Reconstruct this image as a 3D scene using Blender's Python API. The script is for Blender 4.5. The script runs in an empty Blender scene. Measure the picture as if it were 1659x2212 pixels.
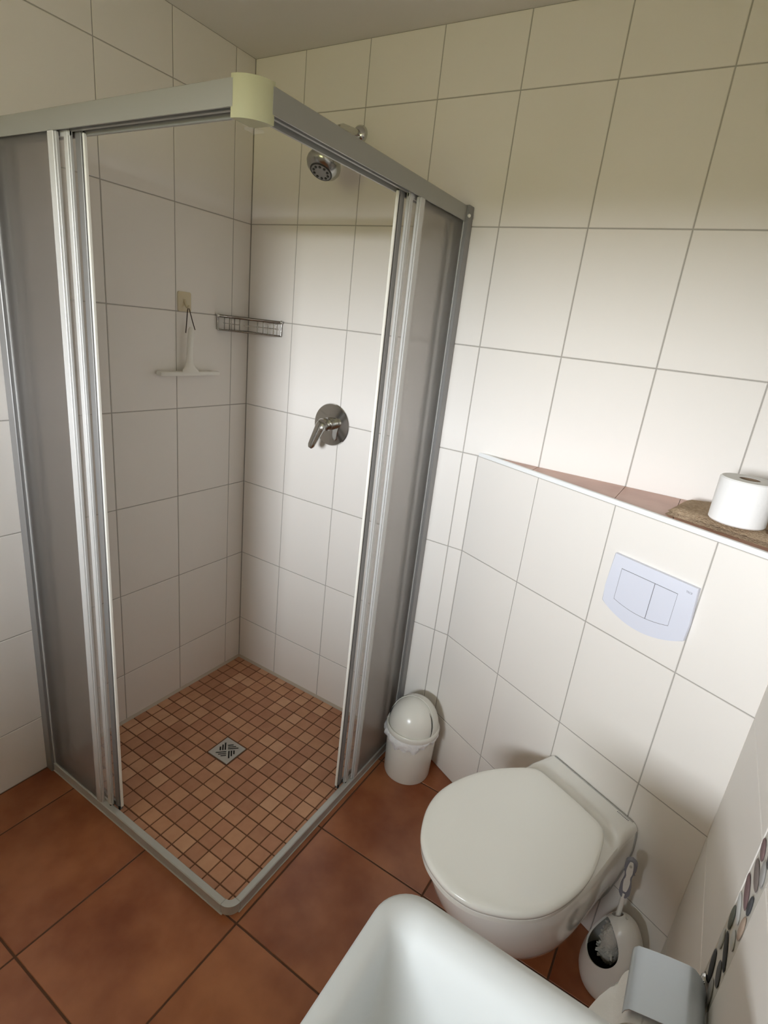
import bpy, bmesh, math, random
from math import sin, cos, pi, radians
from mathutils import Vector, Matrix

random.seed(7)
sc = bpy.context.scene
COL = sc.collection


def S(r, g, b):
    f = lambda c: (c / 255 / 12.92) if c / 255 <= .04045 else ((c / 255 + .055) / 1.055) ** 2.4
    return (f(r), f(g), f(b), 1)


# ------------------------------------------------------------------ camera
CAM = Vector((1.6367, -1.6284, 1.5512))
YAW, PITCH, ROLL, FPX = -0.52, -0.3236, 0.116, 1174.39
fw = Vector((sin(YAW) * cos(PITCH), cos(YAW) * cos(PITCH), sin(PITCH)))
rt = Vector((cos(YAW), -sin(YAW), 0))
up = rt.cross(fw)
rt2 = cos(ROLL) * rt + sin(ROLL) * up
up2 = -sin(ROLL) * rt + cos(ROLL) * up
cam_data = bpy.data.cameras.new('camera')
cam_data.sensor_fit = 'HORIZONTAL'
cam_data.sensor_width = 36
cam_data.lens = 36 * FPX / 1659
cam_data.clip_start = .02
cam = bpy.data.objects.new('camera', cam_data)
COL.objects.link(cam)
M = Matrix.Identity(4)
for i in range(3):
    M[i][0], M[i][1], M[i][2], M[i][3] = rt2[i], up2[i], -fw[i], CAM[i]
cam.matrix_world = M
sc.camera = cam

# ------------------------------------------------------------------ world: overcast sky over a green meadow with a low tree line
W = bpy.data.worlds.new('World')
sc.world = W
W.use_nodes = True
nt = W.node_tree
nt.nodes.clear()
tc = nt.nodes.new('ShaderNodeTexCoord')
sx = nt.nodes.new('ShaderNodeSeparateXYZ')
rp = nt.nodes.new('ShaderNodeValToRGB')
mr = nt.nodes.new('ShaderNodeMapRange')
mr.inputs['From Min'].default_value = -1
mr.inputs['From Max'].default_value = 1
bg = nt.nodes.new('ShaderNodeBackground')
wo = nt.nodes.new('ShaderNodeOutputWorld')
nt.links.new(tc.outputs['Generated'], sx.inputs[0])
nt.links.new(sx.outputs['Z'], mr.inputs['Value'])
nt.links.new(mr.outputs[0], rp.inputs[0])
nt.links.new(rp.outputs[0], bg.inputs[0])
nt.links.new(bg.outputs[0], wo.inputs[0])
el = rp.color_ramp.elements
el[0].position = 0.0
el[0].color = (.050, .050, .024, 1)
el[1].position = 1.0
el[1].color = (.20, .25, .33, 1)
for pos, c in ((.495, (.105, .098, .045, 1)), (.507, (.080, .075, .040, 1)), (.515, (1.0, 1.0, 1.07, 1)), (.64, (.98, 1.0, 1.08, 1)), (.73, (.58, .62, .68, 1))):
    e = el.new(pos)
    e.color = c
bg.inputs['Strength'].default_value = 103.0

# window opening in the wall behind the camera (daylight enters here)
WX0, WX1, WZ0, WZ1 = .62, 1.38, 1.28, 2.06
YF = -3.10
pl = bpy.data.lights.new('window_portal', 'AREA')
pl.shape = 'RECTANGLE'
pl.size = WX1 - WX0
pl.size_y = WZ1 - WZ0
pl.cycles.is_portal = True
po = bpy.data.objects.new('window_portal', pl)
COL.objects.link(po)
po.matrix_world = Matrix(((-1, 0, 0, (WX0 + WX1) / 2), (0, 0, -1, YF - .17), (0, -1, 0, (WZ0 + WZ1) / 2), (0, 0, 0, 1)))

sc.view_settings.view_transform = 'Standard'
sc.view_settings.look = 'None'
sc.view_settings.exposure = 0.0
sc.view_settings.gamma = 1.0
sc.view_settings.use_curve_mapping = False
sc.cycles.use_denoising = True
sc.cycles.diffuse_bounces = 8
sc.cycles.max_bounces = 18
sc.cycles.transmission_bounces = 14
sc.cycles.transparent_max_bounces = 16
sc.cycles.sample_clamp_indirect = 8
sc.cycles.caustics_reflective = False
sc.cycles.caustics_refractive = False


# ------------------------------------------------------------------ materials
def mat(name, col, rough=.5, metal=0.0, spec=.5, coat=0.0, sss=0.0):
    m = bpy.data.materials.new(name)
    m.use_nodes = True
    b = m.node_tree.nodes['Principled BSDF']
    b.inputs['Base Color'].default_value = col
    b.inputs['Roughness'].default_value = rough
    b.inputs['Metallic'].default_value = metal
    b.inputs['Specular IOR Level'].default_value = spec
    b.inputs['Coat Weight'].default_value = coat
    if sss:
        b.inputs['Subsurface Weight'].default_value = sss
        b.inputs['Subsurface Scale'].default_value = .01
    return m


def N(m, t, **kw):
    n = m.node_tree.nodes.new(t)
    for k, v in kw.items():
        if k in n.inputs.keys():
            n.inputs[k].default_value = v
        else:
            setattr(n, k, v)
    return n


def LK(m, a, b):
    m.node_tree.links.new(a, b)


def PB(m):
    return m.node_tree.nodes['Principled BSDF']


def bump(m, scale, strength, dist=.002, detail=3, coord='Object', stretch=None, wave=False):
    t = N(m, 'ShaderNodeTexCoord')
    src = t.outputs[coord]
    if stretch:
        mp = N(m, 'ShaderNodeMapping')
        mp.inputs['Scale'].default_value = stretch
        LK(m, src, mp.inputs[0])
        src = mp.outputs[0]
    n = N(m, 'ShaderNodeTexNoise', Scale=scale, Detail=detail)
    LK(m, src, n.inputs['Vector'])
    b = N(m, 'ShaderNodeBump', Strength=strength, Distance=dist)
    LK(m, n.outputs['Fac'], b.inputs['Height'])
    LK(m, b.outputs[0], PB(m).inputs['Normal'])
    return n


def noise_col(m, scale, c0, c1, detail=4, lo=.35, hi=.65, rnd=None):
    t = N(m, 'ShaderNodeTexCoord')
    n = N(m, 'ShaderNodeTexNoise', Scale=scale, Detail=detail)
    LK(m, t.outputs['Object'], n.inputs['Vector'])
    if rnd:
        oi = N(m, 'ShaderNodeObjectInfo')
        mu = N(m, 'ShaderNodeMath', operation='MULTIPLY')
        mu.inputs[1].default_value = 37.0
        LK(m, oi.outputs['Random'], mu.inputs[0])
        n.noise_dimensions = '4D'
        LK(m, mu.outputs[0], n.inputs['W'])
    r = N(m, 'ShaderNodeValToRGB')
    r.color_ramp.elements[0].position = lo
    r.color_ramp.elements[0].color = c0
    r.color_ramp.elements[1].position = hi
    r.color_ramp.elements[1].color = c1
    LK(m, n.outputs['Fac'], r.inputs[0])
    LK(m, r.outputs[0], PB(m).inputs['Base Color'])
    return r


M_tile = mat('white_wall_tile', (.805, .77, .725, 1), .5, spec=.3)
bump(M_tile, 22, .10, .004, 2)
M_grout = mat('grey_grout', (.40, .38, .35, 1), .9)
M_plaster = mat('ceiling_plaster', (.70, .68, .64, 1), .9)
bump(M_plaster, 260, .15, .001)
M_floor = mat('terracotta_tile', S(150, 88, 52), .30, spec=.6)
noise_col(M_floor, 5.0, S(132, 69, 37), S(178, 116, 77), 6, .34, .66, rnd=True)
M_floor_grout = mat('dark_floor_grout', S(92, 62, 44), .9)
M_mos = mat('mosaic_tile', S(190, 140, 108), .5)
_r = noise_col(M_mos, 30, S(180, 128, 96), S(196, 146, 114), 4, .35, .65, rnd=True)
_oi = N(M_mos, 'ShaderNodeObjectInfo')
_rr = N(M_mos, 'ShaderNodeValToRGB')
_rr.color_ramp.elements[0].color = S(166, 116, 88)
_rr.color_ramp.elements[1].color = S(224, 180, 146)
_e = _rr.color_ramp.elements.new(.35)
_e.color = S(182, 128, 100)
_e = _rr.color_ramp.elements.new(.7)
_e.color = S(196, 146, 110)
LK(M_mos, _oi.outputs['Random'], _rr.inputs[0])
_mx = N(M_mos, 'ShaderNodeMix', data_type='RGBA')
_mx.inputs[0].default_value = .5
LK(M_mos, _r.outputs[0], _mx.inputs[6])
LK(M_mos, _rr.outputs[0], _mx.inputs[7])
LK(M_mos, _mx.outputs[2], PB(M_mos).inputs['Base Color'])
M_mos_grout = mat('brown_grout', S(112, 76, 54), .9)
M_ledge = mat('ledge_tile', S(190, 142, 120), .35)
noise_col(M_ledge, 9, S(186, 140, 122), S(204, 162, 144), 4)
M_caulk = mat('sealant', S(186, 174, 158), .6)
M_trim = mat('white_edge_trim', (.86, .87, .87, 1), .25)
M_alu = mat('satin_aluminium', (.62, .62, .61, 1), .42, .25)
M_alud = mat('darkened_aluminium', (.27, .265, .26, 1), .42, .4)  # darker aluminium; on the wall profiles this tone stands in for shade
M_thr = mat('threshold_aluminium', (.50, .51, .49, 1), .42, .3)
M_aluw = mat('shade_darkened_aluminium', (.36, .36, .335, 1), .40, .3)  # top rail aluminium, its lack of window light put into the colour
M_black = mat('groove_and_roller_black', (.02, .02, .02, 1), .7)
M_seal = mat('white_seal_strip', (.85, .84, .78, 1), .3)
M_cap = mat('yellowed_plastic', (.48, .475, .31, 1), .18)
M_greyp = mat('grey_plastic', (.50, .49, .46, 1), .4)
M_clear = mat('clear_plastic', (.9, .9, .9, 1), .1)
PB(M_clear).inputs['Alpha'].default_value = .10
M_chrome = mat('chrome', (.62, .62, .61, 1), .08, 1)
M_dchrome = mat('darkened_chrome_wire', (.30, .28, .26, 1), .14, 1)  # chrome wire, base colour darkened in place of dark reflections
M_steel = mat('brushed_steel', (.62, .62, .60, 1), .3, .9)
M_rose = mat('worn_chrome', (.42, .42, .40, 1), .2, 1)
M_hole = mat('hollow_shade_black', (.004, .004, .004, 1), .8)
M_ceram = mat('white_ceramic', (.83, .825, .79, 1), .10, coat=.3)
M_sink = mat('shade_greyed_ceramic', (.60, .62, .62, 1), .5, spec=.35)  # greyed from its own white; shade on the basin put into the colour
M_lid = mat('toilet_lid_plastic', (.85, .85, .80, 1), .16)
M_flush = mat('flush_plate_plastic', (.68, .70, .79, 1), .35)
M_flush_gap = mat('button_gap', (.16, .16, .18, 1), .6)
M_bin = mat('bin_plastic', (.80, .79, .73, 1), .22)
M_bag = mat('bin_liner', (.86, .87, .87, 1), .3)
bump(M_bag, 60, .8, .006)
M_paper = mat('tissue_paper', (.88, .88, .87, 1), .95)
bump(M_paper, 120, .5, .001, 2)
M_core = mat('cardboard', S(140, 118, 96), .9)
M_towel = mat('brown_towel', S(170, 146, 116), 1.0, spec=.1)
noise_col(M_towel, 160, S(156, 134, 110), S(190, 168, 142), 3, .3, .7)
bump(M_towel, 300, 1.0, .003, 3)
M_towel_stripe = mat('dark_towel_stripe', S(78, 60, 44), 1.0, spec=.1)
M_brush_w = mat('white_plastic', (.78, .77, .73, 1), .3)
M_brush_g = mat('grey_grip', S(128, 128, 138), .5)
M_bristle = mat('bristles', (.72, .70, .64, 1), .8)
bump(M_bristle, 220, 1.0, .006, 3)
M_flap = mat('brushed_flap', (.60, .66, .72, 1), .38, .55)
M_squee = mat('squeegee_plastic', (.80, .78, .72, 1), .35)
M_cord = mat('dark_cord', S(66, 50, 44), .8)
M_hookp = mat('adhesive_pad', S(206, 194, 164), .25)
M_text = mat('grey_print', S(120, 122, 132), .5)
M_wframe = mat('white_window_frame', (.8, .8, .8, 1), .35)
M_nozzle = mat('dark_nozzle', (.03, .03, .03, 1), .5)
M_face = mat('grey_spray_face', (.30, .30, .31, 1), .4)
PEB = {k: mat('pebble_' + k, c, .7, spec=.25) for k, c in dict(mauve=S(122, 100, 100), slate=S(96, 96, 98), ash=S(160, 158, 156), olive=S(108, 110, 100), black=S(70, 70, 72), pale=S(192, 192, 190), tan=S(172, 152, 136), taupe=S(126, 116, 112)).items()}

# frosted acrylic pane: partly clear, partly scattering, glossy ribbed face
M_pane = bpy.data.materials.new('frosted_acrylic')
M_pane.use_nodes = True
_n = M_pane.node_tree.nodes
_n.clear()
_out = N(M_pane, 'ShaderNodeOutputMaterial')
_tr = N(M_pane, 'ShaderNodeBsdfTransparent')
_tr.inputs[0].default_value = (.93, .93, .92, 1)
_tl = N(M_pane, 'ShaderNodeBsdfTranslucent')
_tl.inputs[0].default_value = (.80, .76, .73, 1)
_df = N(M_pane, 'ShaderNodeBsdfDiffuse')
_df.inputs[0].default_value = (.46, .43, .41, 1)
_gl = N(M_pane, 'ShaderNodeBsdfGlossy')
_gl.inputs['Roughness'].default_value = .22
_tcp = N(M_pane, 'ShaderNodeTexCoord')
_mp = N(M_pane, 'ShaderNodeMapping')
_mp.inputs['Scale'].default_value = (260, 260, 3)
_nz = N(M_pane, 'ShaderNodeTexNoise', Scale=1.0, Detail=2)
_bp = N(M_pane, 'ShaderNodeBump', Strength=.35, Distance=.001)
LK(M_pane, _tcp.outputs['Object'], _mp.inputs[0])
LK(M_pane, _mp.outputs[0], _nz.inputs['Vector'])
LK(M_pane, _nz.outputs['Fac'], _bp.inputs['Height'])
LK(M_pane, _bp.outputs[0], _gl.inputs['Normal'])
_m1 = N(M_pane, 'ShaderNodeMixShader', )
_m1.inputs[0].default_value = .45
LK(M_pane, _tl.outputs[0], _m1.inputs[1])
LK(M_pane, _df.outputs[0], _m1.inputs[2])
_rf = N(M_pane, 'ShaderNodeBsdfRefraction')
_rf.inputs['Color'].default_value = (1, .99, .98, 1)
_rf.inputs['Roughness'].default_value = .34
_rf.inputs['IOR'].default_value = 1.12
_m0 = N(M_pane, 'ShaderNodeMixShader')
_m0.inputs[0].default_value = .80
LK(M_pane, _m1.outputs[0], _m0.inputs[1])
LK(M_pane, _rf.outputs[0], _m0.inputs[2])
_m2 = N(M_pane, 'ShaderNodeMixShader')
_m2.inputs[0].default_value = .24
LK(M_pane, _m0.outputs[0], _m2.inputs[1])
LK(M_pane, _tr.outputs[0], _m2.inputs[2])
_m3 = N(M_pane, 'ShaderNodeMixShader')
_m3.inputs[0].default_value = .08
LK(M_pane, _m2.outputs[0], _m3.inputs[1])
LK(M_pane, _gl.outputs[0], _m3.inputs[2])
LK(M_pane, _m3.outputs[0], _out.inputs[0])

# thin sliding-door panes of the same acrylic, lighter frosting
M_pane2 = bpy.data.materials.new('light_acrylic')
M_pane2.use_nodes = True
M_pane2.node_tree.nodes.clear()
_o = N(M_pane2, 'ShaderNodeOutputMaterial')
_t = N(M_pane2, 'ShaderNodeBsdfTransparent')
_t.inputs[0].default_value = (.98, .975, .97, 1)
_l = N(M_pane2, 'ShaderNodeBsdfTranslucent')
_l.inputs[0].default_value = (.85, .82, .80, 1)
_d = N(M_pane2, 'ShaderNodeBsdfDiffuse')
_d.inputs[0].default_value = (.75, .72, .70, 1)
_a = N(M_pane2, 'ShaderNodeMixShader')
_a.inputs[0].default_value = .5
LK(M_pane2, _l.outputs[0], _a.inputs[1])
LK(M_pane2, _d.outputs[0], _a.inputs[2])
_b = N(M_pane2, 'ShaderNodeMixShader')
_b.inputs[0].default_value = .82
LK(M_pane2, _a.outputs[0], _b.inputs[1])
LK(M_pane2, _t.outputs[0], _b.inputs[2])
LK(M_pane2, _b.outputs[0], _o.inputs[0])

M_glass = bpy.data.materials.new('window_glass')
M_glass.use_nodes = True
M_glass.node_tree.nodes.clear()
_o = N(M_glass, 'ShaderNodeOutputMaterial')
_t = N(M_glass, 'ShaderNodeBsdfTransparent')
_t.inputs[0].default_value = (.95, .97, .96, 1)
_g = N(M_glass, 'ShaderNodeBsdfGlossy')
_g.inputs['Roughness'].default_value = .02
_m = N(M_glass, 'ShaderNodeMixShader')
_m.inputs[0].default_value = .05
LK(M_glass, _t.outputs[0], _m.inputs[1])
LK(M_glass, _g.outputs[0], _m.inputs[2])
LK(M_glass, _m.outputs[0], _o.inputs[0])


# ------------------------------------------------------------------ mesh helpers
class MB:
    """collects shapes into one mesh"""

    def __init__(s):
        s.bm = bmesh.new()

    def box(s, lo, hi, bev=0, seg=1, mtx=None):
        lo, hi = Vector(lo), Vector(hi)
        r = bmesh.ops.create_cube(s.bm, size=1)
        vs = r['verts']
        for v in vs:
            v.co = Vector([(lo[i] + hi[i]) / 2 + v.co[i] * (hi[i] - lo[i]) for i in range(3)])
        es = list({e for v in vs for e in v.link_edges})
        if bev:
            g = bmesh.ops.bevel(s.bm, geom=es, offset=bev, segments=seg, affect='EDGES', profile=.5)
            vs = list({v for f in g['faces'] for v in f.verts} | {v for v in vs if v.is_valid})
        if mtx:
            bmesh.ops.transform(s.bm, matrix=mtx, verts=vs)
        return s

    def loft(s, loops, cap0=True, cap1=True, closed=False):
        rows = [[s.bm.verts.new(p) for p in lp] for lp in loops]
        n = len(rows[0])
        pairs = list(zip(rows, rows[1:])) + ([(rows[-1], rows[0])] if closed else [])
        for a, b in pairs:
            for i in range(n):
                j = (i + 1) % n
                try:
                    s.bm.faces.new((a[i], a[j], b[j], b[i]))
                except ValueError:
                    pass
        if not closed:
            if cap0:
                s.bm.faces.new(rows[0][::-1])
            if cap1:
                s.bm.faces.new(rows[-1])
        return s

    def tube(s, pts, r, n=10, closed=False, cap=True):
        pts = [Vector(p) for p in pts]
        rs = r if isinstance(r, (list, tuple)) else [r] * len(pts)
        loops = []
        prev = None
        m = len(pts)
        for i, p in enumerate(pts):
            if closed:
                d = pts[(i + 1) % m] - pts[i - 1]
            else:
                d = pts[min(i + 1, m - 1)] - pts[max(i - 1, 0)]
            d.normalize()
            if prev is None:
                a = Vector((0, 0, 1)) if abs(d.z) < .9 else Vector((1, 0, 0))
                x = d.cross(a).normalized()
            else:
                x = (prev - d * prev.dot(d)).normalized()
            prev = x
            y = d.cross(x)
            loops.append([p + (x * cos(2 * pi * k / n) + y * sin(2 * pi * k / n)) * rs[i] for k in range(n)])
        s.loft(loops, cap, cap, closed)
        return s

    def lathe(s, prof, origin=(0, 0, 0), axis=(0, 0, 1), n=40, cap0=True, cap1=True):
        """prof: (radius, distance along axis)"""
        ax = Vector(axis).normalized()
        q = Vector((0, 0, 1)).rotation_difference(ax)
        o = Vector(origin)
        s.loft([[o + q @ Vector((r * cos(2 * pi * k / n), r * sin(2 * pi * k / n), h)) for k in range(n)] for r, h in prof], cap0, cap1)
        return s

    def prism(s, outline, depth, mtx, bev=0, seg=2):
        """outline in local xy, extruded along local +z by depth"""
        a = [s.bm.verts.new((x, y, 0)) for x, y in outline]
        b = [s.bm.verts.new((x, y, depth)) for x, y in outline]
        n = len(a)
        s.bm.faces.new(a[::-1])
        ft = s.bm.faces.new(b)
        for i in range(n):
            s.bm.faces.new((a[i], a[(i + 1) % n], b[(i + 1) % n], b[i]))
        vs = a + b
        if bev:
            g = bmesh.ops.bevel(s.bm, geom=list(ft.edges), offset=bev, segments=seg, affect='EDGES', profile=.6)
            vs = list({v for f in g['faces'] for v in f.verts} | {v for v in vs if v.is_valid})
        bmesh.ops.transform(s.bm, matrix=mtx, verts=vs)
        return s

    def ball(s, c, r, u=20, v=12, mtx=None):
        g = bmesh.ops.create_uvsphere(s.bm, u_segments=u, v_segments=v, radius=1)
        rr = Vector(r if isinstance(r, (list, tuple)) else (r, r, r))
        for x in g['verts']:
            x.co = Vector((x.co.x * rr.x, x.co.y * rr.y, x.co.z * rr.z))
            if mtx:
                x.co = mtx @ x.co
            x.co += Vector(c)
        return s

    def data(s, name, m, smooth=35):
        bmesh.ops.recalc_face_normals(s.bm, faces=s.bm.faces)
        me = bpy.data.meshes.new(name)
        s.bm.to_mesh(me)
        s.bm.free()
        me.materials.append(m)
        if smooth:
            for p in me.polygons:
                p.use_smooth = True
            me.set_sharp_from_angle(angle=radians(smooth))
        return me

    def obj(s, name, m, parent=None, smooth=35, label=None):
        o = bpy.data.objects.new(name, s.data(name, m, smooth))
        COL.objects.link(o)
        if parent:
            o.parent = parent
            o.matrix_parent_inverse = Matrix.Translation(parent.location).inverted()
        if label:
            o['label'] = label
        return o


def sub(o, parent):
    """parent with world-space mesh kept in place (parent parts sit at the identity)"""
    o.parent = parent
    o.matrix_parent_inverse = Matrix.Identity(4)
    return o


def thing(name, label, cat, loc=(0, 0, 0), group=None):
    o = bpy.data.objects.new(name, None)
    COL.objects.link(o)
    o.location = loc
    o.empty_display_size = .05
    o['label'] = label
    o['category'] = cat
    if group:
        o['group'] = group
    return o


def part(mb, name, m, root, smooth=35, label=None):
    """mesh in world coordinates, child of a thing (Empty at its base)"""
    return mb.obj(name, m, root, smooth, label)


def subpart(mb, name, m, p, smooth=35, label=None):
    o = mb.obj(name, m, None, smooth, label)
    o.parent = p
    return o


def structure(o):
    o['kind'] = 'structure'
    return o


_tc = {}


def tile_data(w, h, m, t=.006, b=.0012, key='tile'):
    k = (round(w, 4), round(h, 4), m.name, t, b)
    if k in _tc:
        return _tc[k]
    bm = bmesh.new()
    x, y = w / 2, h / 2
    v0 = [bm.verts.new(p) for p in ((-x, -y, -t), (x, -y, -t), (x, y, -t), (-x, y, -t))]
    v1 = [bm.verts.new(p) for p in ((-x, -y, -b), (x, -y, -b), (x, y, -b), (-x, y, -b))]
    bb = min(b, x * .4, y * .4)
    v2 = [bm.verts.new(p) for p in ((-x + bb, -y + bb, 0), (x - bb, -y + bb, 0), (x - bb, y - bb, 0), (-x + bb, y - bb, 0))]
    bm.faces.new(v2)
    for a, c in ((v0, v1), (v1, v2)):
        for i in range(4):
            bm.faces.new((a[i], a[(i + 1) % 4], c[(i + 1) % 4], c[i]))
    me = bpy.data.meshes.new(key)
    bm.to_mesh(me)
    bm.free()
    me.materials.append(m)
    _tc[k] = me
    return me


def frame(o, a, b):
    """matrix with local x=a, y=b, z=a x b at origin o"""
    a, b = Vector(a), Vector(b)
    c = a.cross(b)
    R = Matrix.Identity(4)
    for i in range(3):
        R[i][0], R[i][1], R[i][2], R[i][3] = a[i], b[i], c[i], o[i]
    return R


def cut(rects, hole):
    out = []
    hx0, hx1, hy0, hy1 = hole
    for x0, x1, y0, y1 in rects:
        if hx0 >= x1 or hx1 <= x0 or hy0 >= y1 or hy1 <= y0:
            out.append((x0, x1, y0, y1))
            continue
        if x0 < hx0:
            out.append((x0, hx0, y0, y1))
        if x1 > hx1:
            out.append((hx1, x1, y0, y1))
        a, b = max(x0, hx0), min(x1, hx1)
        if y0 < hy0:
            out.append((a, b, y0, hy0))
        if y1 > hy1:
            out.append((a, b, hy1, y1))
    return [r for r in out if r[1] - r[0] > .012 and r[3] - r[2] > .012]


def lay(parent, F, xs, ys, m, gap=.003, name='tile', holes=(), lift=.0, jitter=0, t=.006, b=.0012):
    rects = [(x0, x1, y0, y1) for x0, x1 in zip(xs, xs[1:]) for y0, y1 in zip(ys, ys[1:])]
    for h in holes:
        rects = cut(rects, h)
    for x0, x1, y0, y1 in rects:
        w, hh = x1 - x0 - gap, y1 - y0 - gap
        if w < .004 or hh < .004:
            continue
        o = bpy.data.objects.new(name, tile_data(w, hh, m, t, b, name))
        COL.objects.link(o)
        o.parent = parent
        z = lift + (random.uniform(-jitter, jitter) if jitter else 0)
        o.matrix_basis = F @ Matrix.Translation(((x0 + x1) / 2, (y0 + y1) / 2, z))


# ------------------------------------------------------------------ room shell
ZC = 2.368                      # ceiling
XR = 1.865                      # right wall
X1, ZB, TW, TH, YN = .2213, .2101, .25, .33, .0863
XE, TH0, SR = 1.0242, .4275, .9250      # boxed-in wall: start on the back wall, angle, length
bt = Vector((cos(TH0), -sin(TH0), 0))
bo = Vector((-sin(TH0), -cos(TH0), 0))
b0 = Vector((XE, 0, 0))
ZBOX = ZB + 3 * TH              # 1.2
ROWS = [0] + [ZB + TH * k for k in range(7)] + [ZC]
G = .0016                       # grout recess
UP = (0, 0, 1)

floor = structure(MB().box((-.3, YF - .1, -.12), (XR + .1, .1, -G)).obj('floor', M_floor_grout, smooth=0))
SH = .862                       # shower floor edge (under the threshold rail)
fx = [.5245 + .3727 * k for k in range(-2, 5)]
fy = [-.503 - .370 * k for k in range(7, -3, -1)]
fx = [0] + [x for x in fx if .02 < x < XR - .02] + [XR]
fy = [YF] + [y for y in fy if YF + .02 < y < -.02] + [0]
lay(floor, frame((0, 0, 0), (1, 0, 0), (0, 1, 0)), fx, fy, M_floor, .005, 'floor_tile', [(-1, SH, -SH, 1)], t=.0015, b=.0012)

ceiling = structure(MB().box((-.3, YF - .1, ZC), (XR + .1, .1, ZC + .1)).obj('ceiling', M_plaster, smooth=0))

wall_back = structure(MB().box((-.3, G, -.12), (XR + .1, .12, ZC)).obj('wall_back', M_grout, smooth=0))
bx = [0] + [X1 + TW * k for k in range(7)] + [XR]
lay(wall_back, frame((0, 0, 0), (1, 0, 0), UP), bx, ROWS, M_tile, holes=[(XE, 9, -1, ZBOX)])

wl = MB().box((-.3, YF - .1, -.12), (-G, .1, ZC))
wall_left = structure(wl.obj('wall_left', M_grout, smooth=0))
ly = [YF] + sorted(y for y in (-YN - TW * k for k in range(14)) if y > YF + .03) + [0]
lay(wall_left, frame((0, 0, 0), (0, 1, 0), UP), ly, ROWS, M_tile)

wall_right = structure(MB().box((XR + G, YF - .1, -.12), (XR + .1, .1, ZC)).obj('wall_right', M_grout, smooth=0))
PS0, PS1 = .741, .829           # pebble strip, distance from the back wall
ry = [.3, PS0, PS1] + [PS1 + TW * k for k in range(1, 9)] + [-YF]
lay(wall_right, frame((XR, 0, 0), (0, -1, 0), UP), ry, ROWS, M_tile, holes=[(PS0, PS1, -1, 9)])
MB().box((XR + .0008, -PS1 + .001, 0), (XR + .004, -PS0 - .001, ZC)).obj('pebble_bed', mat('pebble_grout', S(206, 202, 194), .9), wall_right, smooth=0)
wf = MB()
for x0, x1, z0, z1 in ((-.3, WX0, -.12, ZC), (WX1, XR + .1, -.12, ZC), (WX0, WX1, -.12, WZ0), (WX0, WX1, WZ1, ZC)):
    wf.box((x0, YF - .2, z0), (x1, YF, z1))
wall_front = structure(wf.obj('wall_front', mat('front_wall_paint', (.60, .56, .50, 1), .6), smooth=0))
structure(MB().box((-1.5, YF - 1.60, 2.20), (XR + 1.5, YF - .2, 2.32)).obj('added_overhang', mat('added_overhang_wood', (.16, .11, .07, 1), .8), smooth=0))  # unseen slab outside the window, added to cut off the high sky


def pebble(y, z, ry_, rz_, tilt, m):
    Mx = Matrix.Rotation(tilt, 3, 'X')
    o = MB().ball((0, 0, 0), (.0028, ry_, rz_), 12, 8, Mx).obj('pebble', m, None, 60)
    o.parent = wall_right
    o.location = (XR - .001, y, z)


PEBBLES = [(-.7635, .8735, .018, .0095, .57, 'mauve'), (-.7825, .841, .0285, .0105, .23, 'taupe'), (-.805, .866, .0195, .011, .76, 'ash'),
           (-.7735, .797, .029, .0115, .44, 'mauve'), (-.811, .808, .017, .007, 1.37, 'black'), (-.7590, .7235, .0215, .0105, 1.3, 'olive'),
           (-.8175, .768, .022, .010, 1.5, 'tan'), (-.7705, .758, .0265, .0085, .39, 'pale'), (-.795, .6905, .032, .0085, .32, 'black'),
           (-.7655, .6175, .0275, .0125, .98, 'black'), (-.805, .728, .016, .009, .5, 'pale'), (-.757, .672, .018, .009, 1.2, 'pale'),
           (-.808, .655, .020, .011, .6, 'slate'), (-.806, .612, .020, .012, .8, 'ash'), (-.768, .912, .022, .012, .5, 'ash'),
           (-.808, .900, .017, .013, .7, 'slate')]
keys = list(PEB)
for q in PEBBLES:
    pebble(q[0], q[1], q[2], q[3], q[4], PEB[q[5]])
z = .02
while z < 2.34:
    if not .58 < z < .925:
        for yy in (-.764, -.808):
            pebble(yy + random.uniform(-.003, .003), z + random.uniform(-.006, .006), random.uniform(.015, .020), random.uniform(.012, .018), random.uniform(-.6, .6), PEB[random.choice(keys)])
    z += .042

# boxed-in diagonal wall behind the toilet, with its ledge
zt = ZBOX + .003
bm_ = MB()
pA, pB_ = b0 - bo * G, b0 + bt * SR - bo * G
bm_.loft([[(pA.x, .001, 0), (pB_.x, pB_.y, 0), (XR, .001, 0)], [(pA.x, .001, zt), (pB_.x, pB_.y, zt), (XR, .001, zt)]])
wall_box = structure(bm_.obj('wall_toilet', M_grout, smooth=0))
FB = frame(b0, bt, UP)
sx_ = [0, .2515, .5015, .7515, SR]
lay(wall_box, FB, sx_, ROWS[:4] + [ZBOX], M_tile)
# ledge tiles: triangle of brown tiles cut by the diagonal
lx = [XE + .09, X1 + 4 * TW, X1 + 5 * TW, 1.612, XR]
for x0, x1 in zip(lx, lx[1:]):
    g = .0007
    f = lambda x: -(x - XE) * math.tan(TH0) + .010
    q = [(x0 + g, -.002), (x1 - g, -.002), (x1 - g, min(f(x1 - g), -.003)), (x0 + g, min(f(x0 + g), -.003))]
    lm = MB()
    lm.loft([[(x, y, zt - .002) for x, y in q[::-1]], [(x, y, zt + .005) for x, y in q[::-1]]])
    lm.obj('ledge_tile', M_ledge, wall_box, smooth=0)
# white rounded edge profile along the ledge, running down to nothing at the back wall
prof = [(0, 0), (0, .009), (-.0015, .0115), (-.004, .012), (-.010, .012), (-.010, .0)]
em = MB()
L0, L1 = b0 + bt * .004, b0 + bt * (SR - .001)
em.loft([[p + bo * a + Vector((0, 0, ZBOX + .0005 + h)) for a, h in prof] for p in (L0, L1)])
em.obj('edge_profile', M_trim, wall_box, smooth=30)

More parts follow.
